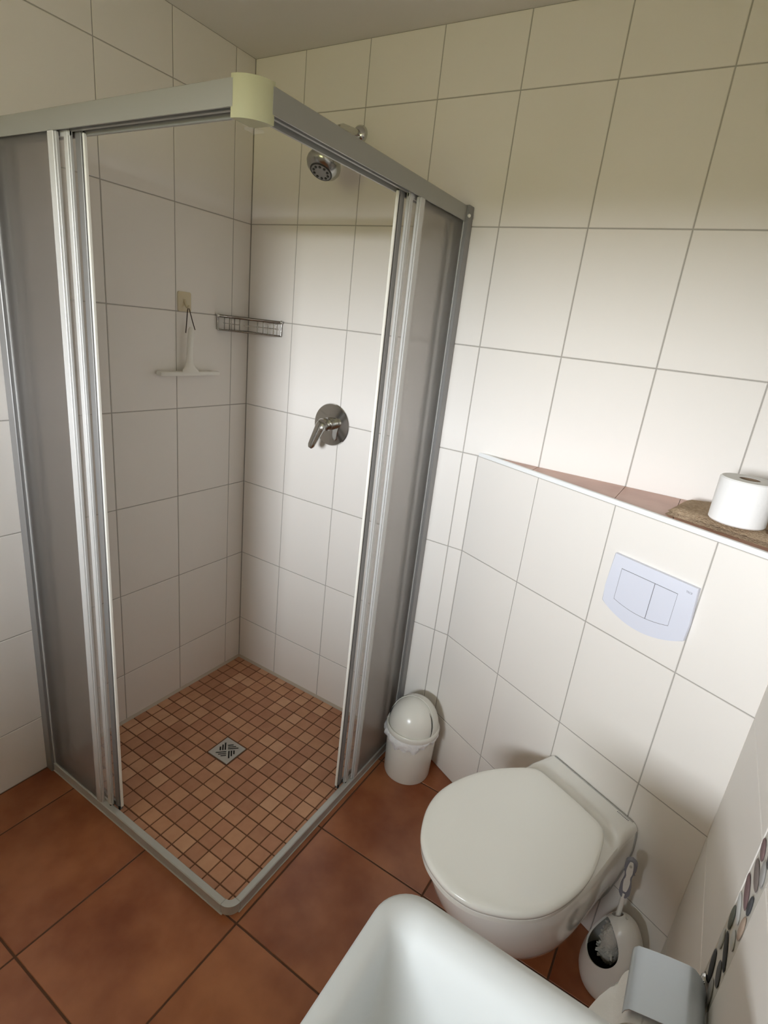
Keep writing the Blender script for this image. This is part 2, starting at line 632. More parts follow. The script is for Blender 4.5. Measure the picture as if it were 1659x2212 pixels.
# ------------------------------------------------------------------ window behind the camera
wm = MB()
fr = .05
ya, yb = YF - .17, YF - .11
for x0, x1, z0, z1 in ((WX0, WX0 + fr, WZ0, WZ1), (WX1 - fr, WX1, WZ0, WZ1), (WX0 + fr, WX1 - fr, WZ0, WZ0 + fr), (WX0 + fr, WX1 - fr, WZ1 - fr, WZ1)):
    wm.box((x0, ya, z0), (x1, yb, z1), .003)
window = structure(wm.obj('window_1', M_wframe, smooth=0))
MB().box((WX0 + fr, YF - .143, WZ0 + fr), (WX1 - fr, YF - .137, WZ1 - fr)).obj('window_pane', M_glass, window, smooth=0)
MB().box((WX0, YF - .11, WZ0 - .004), (WX1, YF + .012, WZ0 + .012), .003).obj('window_sill', M_wframe, window, smooth=0)

# ------------------------------------------------------------------ shower floor: mosaic and drain
floor_sh = structure(MB().box((0, -SH, -G), (SH, 0, -.0008)).obj('floor_shower', M_mos_grout, smooth=0))
mxs = [.006] + [.8335 - .05244 * k for k in range(15, -1, -1)] + [SH]
mys = [-SH] + [-.825 + .0525 * k for k in range(0, 16)] + [-.006]
DX0, DX1, DY0, DY1 = .8335 - .05244 * 9, .8335 - .05244 * 7, -.825 + .0525 * 6, -.825 + .0525 * 8
lay(floor_sh, frame((0, 0, 0), (1, 0, 0), (0, 1, 0)), mxs, mys, M_mos, .0042, 'mosaic_tile', [(DX0, DX1, DY0, DY1)], lift=.0012, jitter=.0003, t=.002, b=.0008)
ck = MB()
ck.loft([[(0, -SH, 0), (.009, -SH, 0), (.006, -SH, .004), (0, -SH, .010)], [(0, 0, 0), (.009, 0, 0), (.006, 0, .004), (0, 0, .010)]])
ck.loft([[(0, 0, 0), (0, -.009, 0), (0, -.006, .004), (0, 0, .010)], [(SH, 0, 0), (SH, -.009, 0), (SH, -.006, .004), (SH, 0, .010)]])
structure(ck.obj('trim_1', M_caulk, smooth=40))

dcx, dcy = (DX0 + DX1) / 2, (DY0 + DY1) / 2
drain = thing('floor_drain', 'square steel drain grate in the mosaic shower floor', 'drain', (dcx, dcy, .001))
cutter = MB()
c45 = Matrix.Translation((dcx, dcy, 0)) @ Matrix.Rotation(radians(45), 4, 'Z')
for k in (.0068, .0158, .0248):
    q0, q1, w_ = .0028, .0475 - k, .0026
    cutter.box((-k - w_, q0, -.02), (-k + w_, q1, .02), mtx=c45)
    cutter.box((k - w_, -q1, -.02), (k + w_, -q0, .02), mtx=c45)
    cutter.box((q0, k - w_, -.02), (q1, k + w_, .02), mtx=c45)
    cutter.box((-q1, -k - w_, -.02), (-q0, -k + w_, .02), mtx=c45)
ctr = cutter.obj('cutter', M_hole, smooth=0)
gr = MB().box((DX0 + .004, DY0 + .004, .0002), (DX1 - .004, DY1 - .004, .0022), .0006).obj('grate', M_steel, smooth=0)
bo_ = gr.modifiers.new('b', 'BOOLEAN')
bo_.object = ctr
bo_.operation = 'DIFFERENCE'
bo_.solver = 'EXACT'
dg = bpy.context.evaluated_depsgraph_get()
me = bpy.data.meshes.new_from_object(gr.evaluated_get(dg))
gr.modifiers.clear()
gr.data = me
bpy.data.objects.remove(ctr)
gr.parent = drain
gr.matrix_parent_inverse = Matrix.Translation(drain.location).inverted()
part(MB().box((DX0 + .008, DY0 + .008, -.0006), (DX1 - .008, DY1 - .008, .0001)), 'under_grate_shade', M_hole, drain, 0, 'black sheet for the shade under the grate')  # black sheet standing in for the unlit hollow below the grate

# ------------------------------------------------------------------ corner shower enclosure
E = .88
enc = thing('shower_enclosure', 'corner shower cubicle with satin aluminium frame and frosted sliding doors', 'shower', (E, -E, 0))


def on_side(side, u, d, z):
    """side 'R': plane X=.88 running to the back wall; side 'L': plane Y=-.88 running to the left wall. u = distance from the room
    wall, d = depth inward from the outer face"""
    return (E - d, -u, z) if side == 'R' else (u, -E + d, z)


def sbox(mb, side, u0, u1, d0, d1, z0, z1, bev=0, seg=1):
    a, b = Vector(on_side(side, u0, d0, z0)), Vector(on_side(side, u1, d1, z1))
    lo = [min(a[i], b[i]) for i in range(3)]
    hi = [max(a[i], b[i]) for i in range(3)]
    return mb.box(lo, hi, bev, seg)


RZ0, RZ1 = 1.868, 1.909
for side in 'LR':
    m = MB()
    sec = [(0, RZ0), (0, RZ1 - .0015), (.0015, RZ1), (.0385, RZ1), (.040, RZ1 - .0015), (.040, RZ0 - .004), (.0345, RZ0 - .004), (.0345, RZ1 - .018),
           (.0225, RZ1 - .018), (.0225, RZ0 + .001), (.0155, RZ0 + .001), (.0155, RZ1 - .018), (.0035, RZ1 - .018), (.0035, RZ0)]
    m.loft([[on_side(side, u, d, z_) for d, z_ in sec] for u in (.012, E - .046)])
    rail = part(m, 'top_rail', M_aluw, enc, 30)
    g = MB()
    sbox(g, side, .02, E - .05, .0036, .0154, RZ1 - .024, RZ1 - .0185)
    sbox(g, side, .02, E - .05, .0226, .0344, RZ1 - .024, RZ1 - .0185)
    subpart(g, 'groove_shade', M_black, rail, 0)  # black strips painting the shade inside the rail grooves
    # threshold rail
    m = MB()
    sbox(m, side, .012, E - .036, 0, .020, 0, .033, .0025)
    sbox(m, side, .012, E - .036, .004, .030, 0, .012, .002)
    part(m, 'bottom_rail', M_thr, enc, 30)
    # wall profile
    m = MB()
    sbox(m, side, .0005, .033, -.008, .034, .0, RZ1 + .002, .0015)
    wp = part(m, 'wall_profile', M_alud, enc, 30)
    m = MB()
    sbox(m, side, .033, .0375, .002, .010, .02, RZ0)
    subpart(m, 'glazing_bead', M_alu, wp, 30)
    sc_ = MB().ball(on_side(side, .030, -.008, RZ1 - .026), .005, 12, 8)
    subpart(sc_, 'screw_cap', M_seal, wp, 50)
    # fixed panel and its stile
    m = MB()
    sbox(m, side, .280, .302, .000, .0105, .034, RZ0 + .002, .0012)
    sbox(m, side, .302, .3065, .004, .0105, .034, RZ0, .0005)
    fp = part(m, 'fixed_panel', M_alu, enc, 30, 'fixed side panel beside the wall')
    m = MB()
    sbox(m, side, .035, .283, .0045, .0075, .034, RZ0 + .001)
    subpart(m, 'frosted_pane', M_pane, fp, 0)
    # two sliding doors parked behind it
    for d0, u_end, u_beg in ((.0125, .338, .050), (.0255, .364, .075)):
        m = MB()
        sbox(m, side, u_end - (.024 if d0 > .02 else .018), u_end - .004, d0, d0 + .0095, .034, RZ0 + .004, .0012)
        sbox(m, side, u_end - .004, u_end, d0 + .003, d0 + .0095, .034, RZ0 + .004, .0006)
        sbox(m, side, u_beg, u_beg + .018, d0, d0 + .0095, .034, RZ0 + .004, .0012)
        sbox(m, side, u_beg, u_end, d0 + .002, d0 + .0075, .022, .040, .001)
        sbox(m, side, u_beg, u_end, d0 + .002, d0 + .0075, RZ0 - .008, RZ0 + .010, .001)
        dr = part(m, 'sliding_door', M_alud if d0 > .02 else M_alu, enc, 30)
        m = MB()
        sbox(m, side, u_beg + .01, u_end - .012, d0 + .0035, d0 + .006, .038, RZ0)
        subpart(m, 'frosted_pane', M_pane2, dr, 0)
        m = MB()
        sbox(m, side, u_end - .010, u_end - .002, d0 - .001, d0 + .0105, .020, .034, .001)
        subpart(m, 'roller_block', M_black, dr, 30)
        if d0 > .02:
            m = MB()
            sbox(m, side, u_end, u_end + .0055, d0 + .001, d0 + .009, .036, RZ0, .0015)
            subpart(m, 'seal_strip', M_seal, dr, 30, 'white magnetic closing strip')


def arc_corner(ro, ri, z0, z1, n=12, ext=.0):
    """rounded outer corner piece at (E,-E)"""
    cx_, cy_ = E - ro, -E + ro
    o_, i_ = [], []
    for k in range(n + 1):
        a = -pi / 2 + pi / 2 * k / n
        o_.append((cx_ + ro * cos(a), cy_ + ro * sin(a)))
        i_.append((cx_ + ri * cos(a), cy_ + ri * sin(a)))
    ring = o_ + i_[::-1]
    return [[(x, y, z0) for x, y in ring], [(x, y, z1) for x, y in ring]]


m = MB().loft(arc_corner(.050, .006, 1.852, 1.914))
part(m, 'corner_cap', M_cap, enc, 40, 'cream yellow plastic cap on the top corner')
m = MB()
m.loft([[(E - .05, -E + .006, z_), (E - .006, -E + .05, z_), (E - .042, -E + .050, z_), (E - .050, -E + .042, z_)] for z_ in (1.853, 1.866)])
cc = part(m, 'corner_connector', M_greyp, enc, 30)
cl = MB().box((E - .07, -E + .05, 1.852), (E - .045, -E + .075, 1.856), .001)
subpart(cl, 'clear_clip', M_clear, cc, 30, 'small clear plastic clip')
m = MB()
n = 14


def corner_rail(ro, ri, z0, z1):
    cx_, cy_ = E - .036, -E + .036
    a_ = [(-pi / 2 + pi / 2 * k / n) for k in range(n + 1)]
    o_ = [(cx_ + ro * cos(a), cy_ + ro * sin(a)) for a in a_]
    i_ = [(cx_ + ri * cos(a), cy_ + ri * sin(a)) for a in a_]
    ring = o_ + i_[::-1]
    return [[(x, y, z0) for x, y in ring], [(x, y, z1) for x, y in ring]]


m.loft(corner_rail(.036, .016, .016, .0332))
part(m, 'corner_rail', M_thr, enc, 40)
m = MB().loft(corner_rail(.034, .012, .0, .018))
part(m, 'corner_foot', M_greyp, enc, 40)
m = MB()
for side in 'LR':
    sbox(m, side, .03, E - .03, -.003, .002, 0, .003, .001)
part(m, 'sealant_bead', M_greyp, enc, 30)

# ------------------------------------------------------------------ shower fittings
sh = thing('shower_rose', 'chrome overhead shower rose on a short arm high on the back wall', 'shower head', (.462, 0, 2.118))
part(MB().lathe([(.026, .0005), (.026, .003), (.024, .010), (.018, .017), (.012, .019)], (.462, 0, 2.118), (0, -1, 0), 32), 'flange', M_chrome, sh, 40)
arm = [(.462, -.012 - .11 * t, 2.118 - .012 * t) for t in (0, .25, .5, .75)] + [(.463, -.114, 2.100), (.464, -.132, 2.085), (.465, -.146, 2.062), (.4655, -.152, 2.045)]
part(MB().tube(arm, .010, 14), 'arm', M_chrome, sh, 60)
hax = Vector((.03, -.46, -.89)).normalized()
h0 = Vector((.4655, -.146, 2.053))
part(MB().lathe([(.012, 0), (.017, .004), (.019, .012), (.030, .018), (.036, .030), (.043, .050), (.049, .064), (.0515, .072), (.0515, .080), (.047, .089), (.036, .098), (.032, .100)], h0, hax, 40), 'head', M_rose, sh, 50)
fc = part(MB().lathe([(.032, .0985), (.0315, .1012), (.029, .1016), (.0005, .1016)], h0, hax, 40), 'spray_face', M_face, sh, 30, 'grey face with dark jets')
nz_ = MB()
qh = Vector((0, 0, 1)).rotation_difference(hax)
for k in range(10):
    a = 2 * pi * k / 10
    nz_.lathe([(.0042, .1012), (.0036, .1040), (.001, .1042)], h0 + qh @ Vector((.0222 * cos(a), .0222 * sin(a), 0)), hax, 10)
subpart(nz_, 'jets', M_nozzle, fc, 40)
part(MB().lathe([(.0340, .0975), (.0338, .1005), (.0308, .1022), (.0295, .1015)], h0, hax, 40), 'face_ring', M_nozzle, sh, 40)
sd = (qh @ Vector((.2, -1, 0))).normalized()
to_cam = (CAM - h0 - hax * .07)
sd = (to_cam - hax * to_cam.dot(hax)).normalized()
part(MB().ball(h0 + hax * .068 + sd * .045, (.011, .004, .006), 14, 8, frame((0, 0, 0), hax.cross(sd).normalized(), sd).to_3x3()), 'selector_recess', M_nozzle, sh, 60)

mx = thing('shower_mixer', 'chrome single lever shower valve with round wall plate', 'tap', (.441, 0, 1.195))
part(MB().lathe([(.0785, .0003), (.0785, .004), (.076, .0075), (.040, .0105), (.030, .0115)], (.441, 0, 1.194), (0, -1, 0), 56), 'wall_plate', M_chrome, mx, 30)
part(MB().lathe([(.024, .010), (.024, .028), (.0225, .030), (.0225, .040), (.0235, .042), (.0235, .060), (.021, .064)], (.441, 0, 1.198), (0, -1, 0), 32), 'valve_sleeve', M_chrome, mx, 30)
lv = MB()
lo = []
for t in [k / 10 for k in range(11)]:
    c = Vector((.441 - .030 * t, -.062 - .022 * t, 1.205 - .094 * t))
    w_, th_ = .0235 - .009 * t, .0135 - .006 * t
    if t > .95:
        w_, th_ = .009, .005
    if t == 0:
        w_, th_ = .018, .010
    ax = Vector((-.030, -.022, -.094)).normalized()
    xd = Vector((1, 0, 0)) - ax * ax.x
    xd.normalize()
    yd = ax.cross(xd)
    lo.append([c + xd * w_ * cos(a) + yd * th_ * sin(a) for a in [2 * pi * k / 20 for k in range(20)]])
lv.loft(lo)
part(lv, 'lever', M_chrome, mx, 60)

# wire corner basket
bk = thing('corner_basket', 'small chrome wire soap basket fixed in the shower corner', 'basket', (.05, -.05, 1.48))
zb0, zb1 = 1.481, 1.529


def barc(z_, k0=0., k1=1., n=16, inset=0.):
    P0, P1, Pc = Vector((.006, -.158 + inset, z_)), Vector((.175 - inset, -.006, z_)), Vector((.105, -.098, z_))
    if inset:
        Pc -= Vector((.5, -.5, 0)) * inset
    return [P0 * (1 - t) ** 2 + Pc * 2 * t * (1 - t) + P1 * t * t for t in [k0 + (k1 - k0) * i / n for i in range(n + 1)]]


part(MB().tube(barc(zb1), .0055, 10), 'top_rail', M_dchrome, bk, 60)
part(MB().tube(barc(zb0), .0028, 8), 'bottom_rail', M_dchrome, bk, 60)
m = MB()
m.tube([(.006, -.158, zb0), (.004, -.158, zb1)], .003, 8)
m.tube([(.175, -.006, zb0), (.175, -.004, zb1)], .003, 8)
m.tube([(.005, -.158, zb1), (.005, -.004, zb1), (.175, -.005, zb1)], .003, 8)
m.tube([(.005, -.158, zb0), (.005, -.004, zb0), (.175, -.005, zb0)], .0022, 8)
part(m, 'wall_frame', M_dchrome, bk, 60)
for t in (.10, .18, .26, .34, .62, .71, .79, .88):
    a, b = barc(zb0, t, t + .001, 1)[0], barc(zb1, t, t + .001, 1)[0]
    part(MB().tube([b, a], .0016, 6), 'upright_wire', M_dchrome, bk, 60)
for t in (.12, .24, .36, .48, .60, .72, .84):
    a = barc(zb0, t, t + .001, 1)[0]
    part(MB().tube([a, (max(.006, a.x * .0 + .006), a.y * .5, zb0) if t < .5 else (a.x * .6, -.006, zb0)], .0014, 6), 'floor_wire', M_dchrome, bk, 60)
pm = barc((zb0 + zb1) / 2, .08, .34, 6)
part(MB().tube(pm, .0014, 6), 'middle_wire', M_dchrome, bk, 60)
pm = barc((zb0 + zb1) / 2, .40, .92, 8)
part(MB().tube(pm, .0014, 6), 'middle_wire', M_dchrome, bk, 60)
for p in (barc(zb1)[0], barc(zb1)[-1]):
    part(MB().ball(p + Vector((.002, -.002, .001)), .0068, 14, 10), 'end_knob', M_chrome, bk, 60)

# adhesive hook with the squeegee hanging on it
hk = thing('adhesive_hook', 'cream adhesive pad hook on the left shower wall', 'hook', (0, -.303, 1.53))
FL = lambda y, z_, x=0: frame((x, y, z_), (0, 1, 0), UP)
rr_ = lambda w, h, r, n=5: [(sx2 * (w - r) + r * cos(a), sy2 * (h - r) + r * sin(a)) for sx2, sy2, a0 in ((1, 1, 0), (-1, 1, pi / 2), (-1, -1, pi), (1, -1, 3 * pi / 2)) for a in [a0 + pi / 2 * k / n for k in range(n + 1)]]
part(MB().prism(rr_(.027, .032, .006), .003, FL(-.3035, 1.562, .0003), .0008), 'pad', M_hookp, hk, 30)
part(MB().tube([(.003, -.303, 1.570), (.008, -.303, 1.556), (.014, -.303, 1.546), (.021, -.303, 1.545), (.024, -.303, 1.552)], [.004, .0042, .004, .0036, .0024], 10), 'hook', M_hookp, hk, 60)

sq = thing('squeegee', 'white plastic squeegee hanging by its cord from the cream hook', 'squeegee', (.02, -.30, 1.32))
cord = [(.026, -.318, 1.462), (.024, -.312, 1.50), (.021, -.306, 1.535), (.020, -.302, 1.5495), (.021, -.297, 1.535), (.026, -.289, 1.50), (.030, -.282, 1.474)]
part(MB().tube(cord, .0017, 8), 'cord', M_cord, sq, 60)
lo = []
for y_, z_, w_, th_ in ((-.292, 1.482, .006, .004), (-.292, 1.474, .011, .007), (-.294, 1.45, .013, .008), (-.297, 1.42, .0125, .008), (-.299, 1.39, .012, .0075), (-.300, 1.365, .014, .008), (-.301, 1.35, .021, .008), (-.302, 1.338, .034, .007), (-.302, 1.331, .036, .006)):
    lo.append([(.022 + th_ * sin(a) + max(0, 1.36 - z_) * .35, y_ + w_ * cos(a), z_) for a in [2 * pi * k / 18 for k in range(18)]])
part(MB().loft(lo), 'handle', M_squee, sq, 50)
part(MB().box((.006, -.425, 1.318), (.034, -.170, 1.333), .004, 2), 'blade_holder', M_squee, sq, 40)
part(MB().box((.001, -.422, 1.322), (.008, -.173, 1.327), .001), 'rubber_blade', M_greyp, sq, 40)

# ------------------------------------------------------------------ wall-hung toilet on the diagonal wall
s0 = .6445


def TL(s, t, z_):
    p = b0 + bt * (s0 + s) + bo * t
    return Vector((p.x, p.y, z_))


wc = thing('toilet', 'white wall hung toilet with closed lid', 'toilet', tuple(TL(0, .1, .0)))


def wc_loop(z_, Wd, T, bk_, n=60, t0=.30, tb=0.0015, p=2.15):
    pts = []
    nf = n // 2
    for k in range(nf + 1):                       # front half ellipse from +s to -s
        a = pi * k / nf
        c_, s_ = cos(a), sin(a)
        pts.append(TL(Wd * math.copysign(abs(c_) ** (2 / p), c_), t0 + (T - t0) * abs(s_) ** (2 / p), z_))
    nb = (n - nf) // 2
    for k in range(1, nb):
        u = k / nb
        w_ = bk_ + (Wd - bk_) * (.5 + .5 * cos(pi * u))
        pts.append(TL(-w_, t0 + (tb - t0) * u, z_))
    pts.append(TL(-bk_, tb, z_))
    pts.append(TL(bk_, tb, z_))
    for k in range(nb - 1, 0, -1):
        u = k / nb
        w_ = bk_ + (Wd - bk_) * (.5 + .5 * cos(pi * u))
        pts.append(TL(w_, t0 + (tb - t0) * u, z_))
    return pts


levels = [(.070, .052, .228, .050, .15), (.080, .088, .275, .072, .16), (.100, .108, .318, .088, .17), (.135, .127, .370, .106, .20), (.18, .145, .416, .120, .23),
          (.24, .162, .464, .132, .26), (.30, .171, .498, .141, .28), (.36, .175, .521, .145, .30), (.400, .176, .531, .142, .30), (.412, .1745, .5315, .140, .30), (.418, .171, .529, .137, .30)]
bmw = MB()
bmw.loft([wc_loop(z_, w_, T, bk_, 72, t0) for z_, w_, T, bk_, t0 in levels])
part(bmw, 'bowl', M_ceram, wc, 50)
# raised deck behind the lid, sloping down towards it
sst = lambda x: (lambda y: y * y * (3 - 2 * y))(max(0, min(1, x)))
dm = MB()
NU, NT = 40, 22
top, low = [], []
for i in range(NT + 1):
    t_ = .0022 + .20 * i / NT
    u_ = max(0, 1 - t_ / .30)
    w_ = .1405 + (.1745 - .1405) * (.5 + .5 * cos(pi * u_))
    ra, rb = [], []
    for j in range(NU + 1):
        v = -1 + 2 * j / NU
        e_ = max(0, (abs(v) - .88) / .12)
        z_ = .4165 + .0175 * sst((.108 - t_ + .010 * abs(v)) / .048) - .012 * e_ ** 2.2
        ra.append(dm.bm.verts.new(TL(v * w_, t_, z_)))
        rb.append(dm.bm.verts.new(TL(v * w_, t_, .402)))
    top.append(ra)
    low.append(rb)
for A_, flip in ((top, 0), (low, 1)):
    for i in range(NT):
        for j in range(NU):
            q = (A_[i][j], A_[i + 1][j], A_[i + 1][j + 1], A_[i][j + 1])
            dm.bm.faces.new(q[::-1] if flip else q)
for i in range(NT):
    dm.bm.faces.new((top[i][0], low[i][0], low[i + 1][0], top[i + 1][0]))
    dm.bm.faces.new((top[i][NU], top[i + 1][NU], low[i + 1][NU], low[i][NU]))
for j in range(NU):
    dm.bm.faces.new((top[0][j], top[0][j + 1], low[0][j + 1], low[0][j]))
    dm.bm.faces.new((top[NT][j], low[NT][j], low[NT][j + 1], top[NT][j + 1]))
part(dm, 'deck', M_ceram, wc, 50)
LIDP = [(0, .556), (.043, .551), (.087, .531), (.123, .498), (.153, .458), (.174, .409), (.182, .352), (.179, .284), (.165, .222), (.141, .164), (.119, .124), (.097, .106), (.05, .1015), (0, .1005)]


def cat(P, n):
    out = []
    for i in range(len(P) - 1):
        p0, p1, p2, p3 = [Vector(P[max(0, min(len(P) - 1, j))]) for j in (i - 1, i, i + 1, i + 2)]
        for k in range(n):
            t = k / n
            out.append(.5 * ((2 * p1) + (-p0 + p2) * t + (2 * p0 - 5 * p1 + 4 * p2 - p3) * t * t + (-p0 + 3 * p1 - 3 * p2 + p3) * t ** 3))
    return out


half = cat([(-.043, .551)] + LIDP + [(-.05, .1015)], 4)[4:-4]
half = [p for p in half if p.x >= -1e-6]
full = [(p.x, p.y) for p in half] + [(-p.x, p.y) for p in half[::-1] if p.x > 1e-4]


def lid_loop(z_, ins):
    c = Vector((0, .33))
    out = []
    for x, y in full:
        v = Vector((x, y)) - c
        L = v.length
        out.append(TL(*(c + v * (1 - ins / L)), z_))
    return out


part(MB().loft([lid_loop(.4185, .008), lid_loop(.420, .004), lid_loop(.432, .003), lid_loop(.434, .006)]), 'seat', M_lid, wc, 40)
lidp = part(MB().loft([lid_loop(.4365, .004), lid_loop(.4385, .0005), lid_loop(.447, 0), lid_loop(.4515, .0025), lid_loop(.4545, .008), lid_loop(.4560, .018), lid_loop(.4570, .05), lid_loop(.4575, .10)]), 'lid', M_lid, wc, 60)
# grey silicone seam along the wall
seam = []
prs = [(.437, 0)]
sm = MB()
ol = [(bk_, z_) for z_, w_, T, bk_, t0 in levels]
path = [TL(-b_, .0048, z_) for b_, z_ in ol] + [TL(-.125, .0048, .4325), TL(.125, .0048, .4325)] + [TL(b_, .0048, z_) for b_, z_ in ol[::-1]]
sm.tube(path, .0032, 6)
part(sm, 'wall_seam', mat('grey_silicone', S(176, 176, 174), .6), wc, 60, 'grey silicone seam at the wall')
mk = MB()
for k in range(9):
    a_ = TL(.086 + k * .0038, .012, .4341)
    mk.box((-.0013, -.0016, 0), (.0013, .0016, .0004), mtx=frame(a_, bt, bo))
subpart(mk, 'maker_mark', M_text, bpy.data.objects['deck'], 0, 'tiny grey printed mark')

# flush plate
fp_ = thing('flush_plate', 'white dual flush plate with curved lower edge', 'flush plate', tuple(b0 + bt * .645 + Vector((0, 0, .93))))
FBo = frame(b0 + bo * .0003, bt, UP)


def plate_outline(x0, x1, ytop, ybot, sag, n=14):
    pts = [(x1, ytop), (x0, ytop)]
    for k in range(n + 1):
        u = k / n
        pts.append((x0 + (x1 - x0) * u, ybot - sag * 4 * u * (1 - u)))
    return pts


po_ = MB()
ol = [(.7485, 1.088), (.540, 1.088), (.5355, .9985), (.537, .957)] + [(.537 + (.751 - .537) * k / 16, .957 - .032 * 4 * (k / 16) * (1 - k / 16)) for k in range(1, 16)] + [(.751, .957), (.7525, .9985)]
po_.prism(ol, .0105, FBo, .002, 2)
pp = part(po_, 'plate', M_flush, fp_, 30)
# lower band is chamfered: a slimmer curved lip
BTN = (.567, .655, .7105, 1.058, .9745, .019)
part(MB().prism(plate_outline(BTN[0], BTN[2], BTN[3], BTN[4], .0115), .0009, FBo @ Matrix.Translation((0, 0, .0098))), 'button_recess', M_flush_gap, fp_, 0)
for x0, x1 in ((BTN[0], BTN[1]), (BTN[1], BTN[2])):
    ol = [(x1 - .0006, BTN[3] - .0012), (x0 + .0009, BTN[3] - .0012)]
    for k in range(13):
        x = x0 + .0009 + (x1 - x0 - .0015) * k / 12
        u = (x - BTN[0]) / (BTN[2] - BTN[0])
        ol.append((x, BTN[4] - .0115 * 4 * u * (1 - u) + .0013))
    part(MB().prism(ol, .0014, FBo @ Matrix.Translation((0, 0, .0098)), .0003, 1), 'flush_button', M_flush, fp_, 30)
cu = bpy.data.curves.new('mark', 'FONT')
cu.body = 'TECE'
cu.size = .0062
cu.extrude = .0001
cu.align_x = 'CENTER'
to = bpy.data.objects.new('mark', cu)
COL.objects.link(to)
dg = bpy.context.evaluated_depsgraph_get()
tm = bpy.data.meshes.new_from_object(to.evaluated_get(dg))
bpy.data.objects.remove(to)
tm.materials.clear()
tm.materials.append(M_text)
tm.transform(FBo @ Matrix.Translation((.7325, 1.0695, .0106)))
tmo = bpy.data.objects.new('maker_mark', tm)
COL.objects.link(tmo)
tmo.parent = pp

# ------------------------------------------------------------------ things on the ledge
ZL = zt + .005
tw = thing('towel', 'folded brown towel lying on the brown tiled ledge', 'towel', (1.72, -.17, ZL))


def ledge_front(x):
    return -(x - 1.587) * .407 - .208


def towel_sheet(z0, z1, ins, seed):
    rnd = random.Random(seed)
    mb = MB()
    n, k = 26, 12
    rows_t, rows_b = [], []
    for i in range(n + 1):
        u = i / n
        rt_, rb_ = [], []
        for j in range(k + 1):
            v = j / k
            xl = 1.592 + .026 * v + ins
            x = xl + (1.858 - xl) * u
            yf = ledge_front(x) + ins * .7
            yb = -.078 + .060 * min(1, (x - 1.612) / .09)
            y = yf + (yb - ins * .3 - yf) * v
            edge = min(u / .07, 1) * min(v / .12, (1 - v) / .12 + .15, 1)
            h = z0 + (z1 - z0) * (max(edge, 0) ** .5) + rnd.uniform(-.0008, .0008) + .003 * max(0, v - .75) * u
            rt_.append(mb.bm.verts.new((x, y, h)))
            rb_.append(mb.bm.verts.new((x, y, z0)))
        rows_t.append(rt_)
        rows_b.append(rb_)
    for rows, fl in ((rows_t, 0), (rows_b, 1)):
        for a, b in zip(rows, rows[1:]):
            for j in range(k):
                q = (a[j], b[j], b[j + 1], a[j + 1])
                mb.bm.faces.new(q[::-1] if fl else q)
    for i in range(n):
        mb.bm.faces.new((rows_t[i][0], rows_b[i][0], rows_b[i + 1][0], rows_t[i + 1][0]))
        mb.bm.faces.new((rows_t[i][k], rows_t[i + 1][k], rows_b[i + 1][k], rows_b[i][k]))
    for j in range(k):
        mb.bm.faces.new((rows_t[0][j], rows_t[0][j + 1], rows_b[0][j + 1], rows_b[0][j]))
        mb.bm.faces.new((rows_t[n][j], rows_b[n][j], rows_b[n][j + 1], rows_t[n][j + 1]))
    return mb


part(towel_sheet(ZL + .0004, ZL + .011, .0, 1), 'lower_fold', M_towel, tw, 60)
part(towel_sheet(ZL + .0095, ZL + .020, .004, 2), 'upper_fold', M_towel, tw, 60)
for k in range(5):
    y_ = -.052 - .011 * k
    part(MB().tube([(x, y_ - .10 * (x - 1.70) - .16 * max(0, x - 1.79), ZL + .0195 + .0006) for x in [1.70 + .016 * i for i in range(10)]], .0017, 6), 'woven_stripe', M_towel_stripe, tw, 60)
for k in range(3):
    part(MB().tube([(1.79 + .0145 * i, -.225 - .012 * k - .0062 * i, ZL + .0201) for i in range(5)], .0014, 6), 'woven_stripe', M_towel_stripe, tw, 60)


def roll_mesh(R, r, h, origin, axis):
    m_ = MB()
    prof = [(r, 0), (R - .003, 0), (R, .003), (R, h - .003), (R - .003, h), (r, h)]
    ax = Vector(axis).normalized()
    q = Vector((0, 0, 1)).rotation_difference(ax)
    o = Vector(origin)
    n = 48
    m_.loft([[o + q @ Vector((a * cos(2 * pi * k / n), a * sin(2 * pi * k / n), b)) for k in range(n)] for a, b in prof], closed=True)
    return m_


rc = Vector((1.7335, -.217, ZL + .0215))
tr = thing('toilet_roll', 'new white toilet roll standing upright on the brown towel', 'toilet roll', tuple(rc))
part(roll_mesh(.0565, .021, .099, rc, UP), 'paper', M_paper, tr, 40)
part(roll_mesh(.0209, .0195, .0985, rc + Vector((0, 0, .0002)), UP), 'cardboard_core', M_core, tr, 40)

# ------------------------------------------------------------------ swing bin
bc = Vector((.990, -.106, 0))
bn = thing('waste_bin', 'small white swing lid bin beside the shower', 'bin', tuple(bc))
part(MB().lathe([(.078, .0), (.083, .001), (.0845, .006), (.0905, .195), (.0905, .200), (.087, .2), (.081, .012)], bc, UP, 56, True, True), 'body', M_bin, bn, 40)
# liner folded over the rim
rnd = random.Random(3)
lo = []
n = 72
ph = [rnd.uniform(0, 6.28) for _ in range(8)]
hang = [.010 + .026 * max(0, cos(2 * pi * k / n - 5.0)) ** 5 + .020 * max(0, cos(2 * pi * k / n - 3.9)) ** 3 + .006 * sin(7 * 2 * pi * k / n + ph[0]) + .004 * sin(15 * 2 * pi * k / n + ph[1]) for k in range(n)]
for lvl in range(7):
    t = lvl / 6
    ring = []
    for k in range(n):
        a = 2 * pi * k / n
        crk = .0026 * sin(17 * a + ph[2] + 3 * t) + .0016 * sin(29 * a + ph[3] - 4 * t)
        fat = 1 + 1.3 * max(0, cos(a - 3.6)) ** 2
        r_ = .0925 + (.0045 * fat) * sin(pi * min(1, t * 1.05)) + crk * t * fat
        ring.append((bc.x + r_ * cos(a), bc.y + r_ * sin(a), .207 - .008 - hang[k] * t - .014 * t))
    lo.append(ring)
lm_ = MB().loft(lo, False, False)
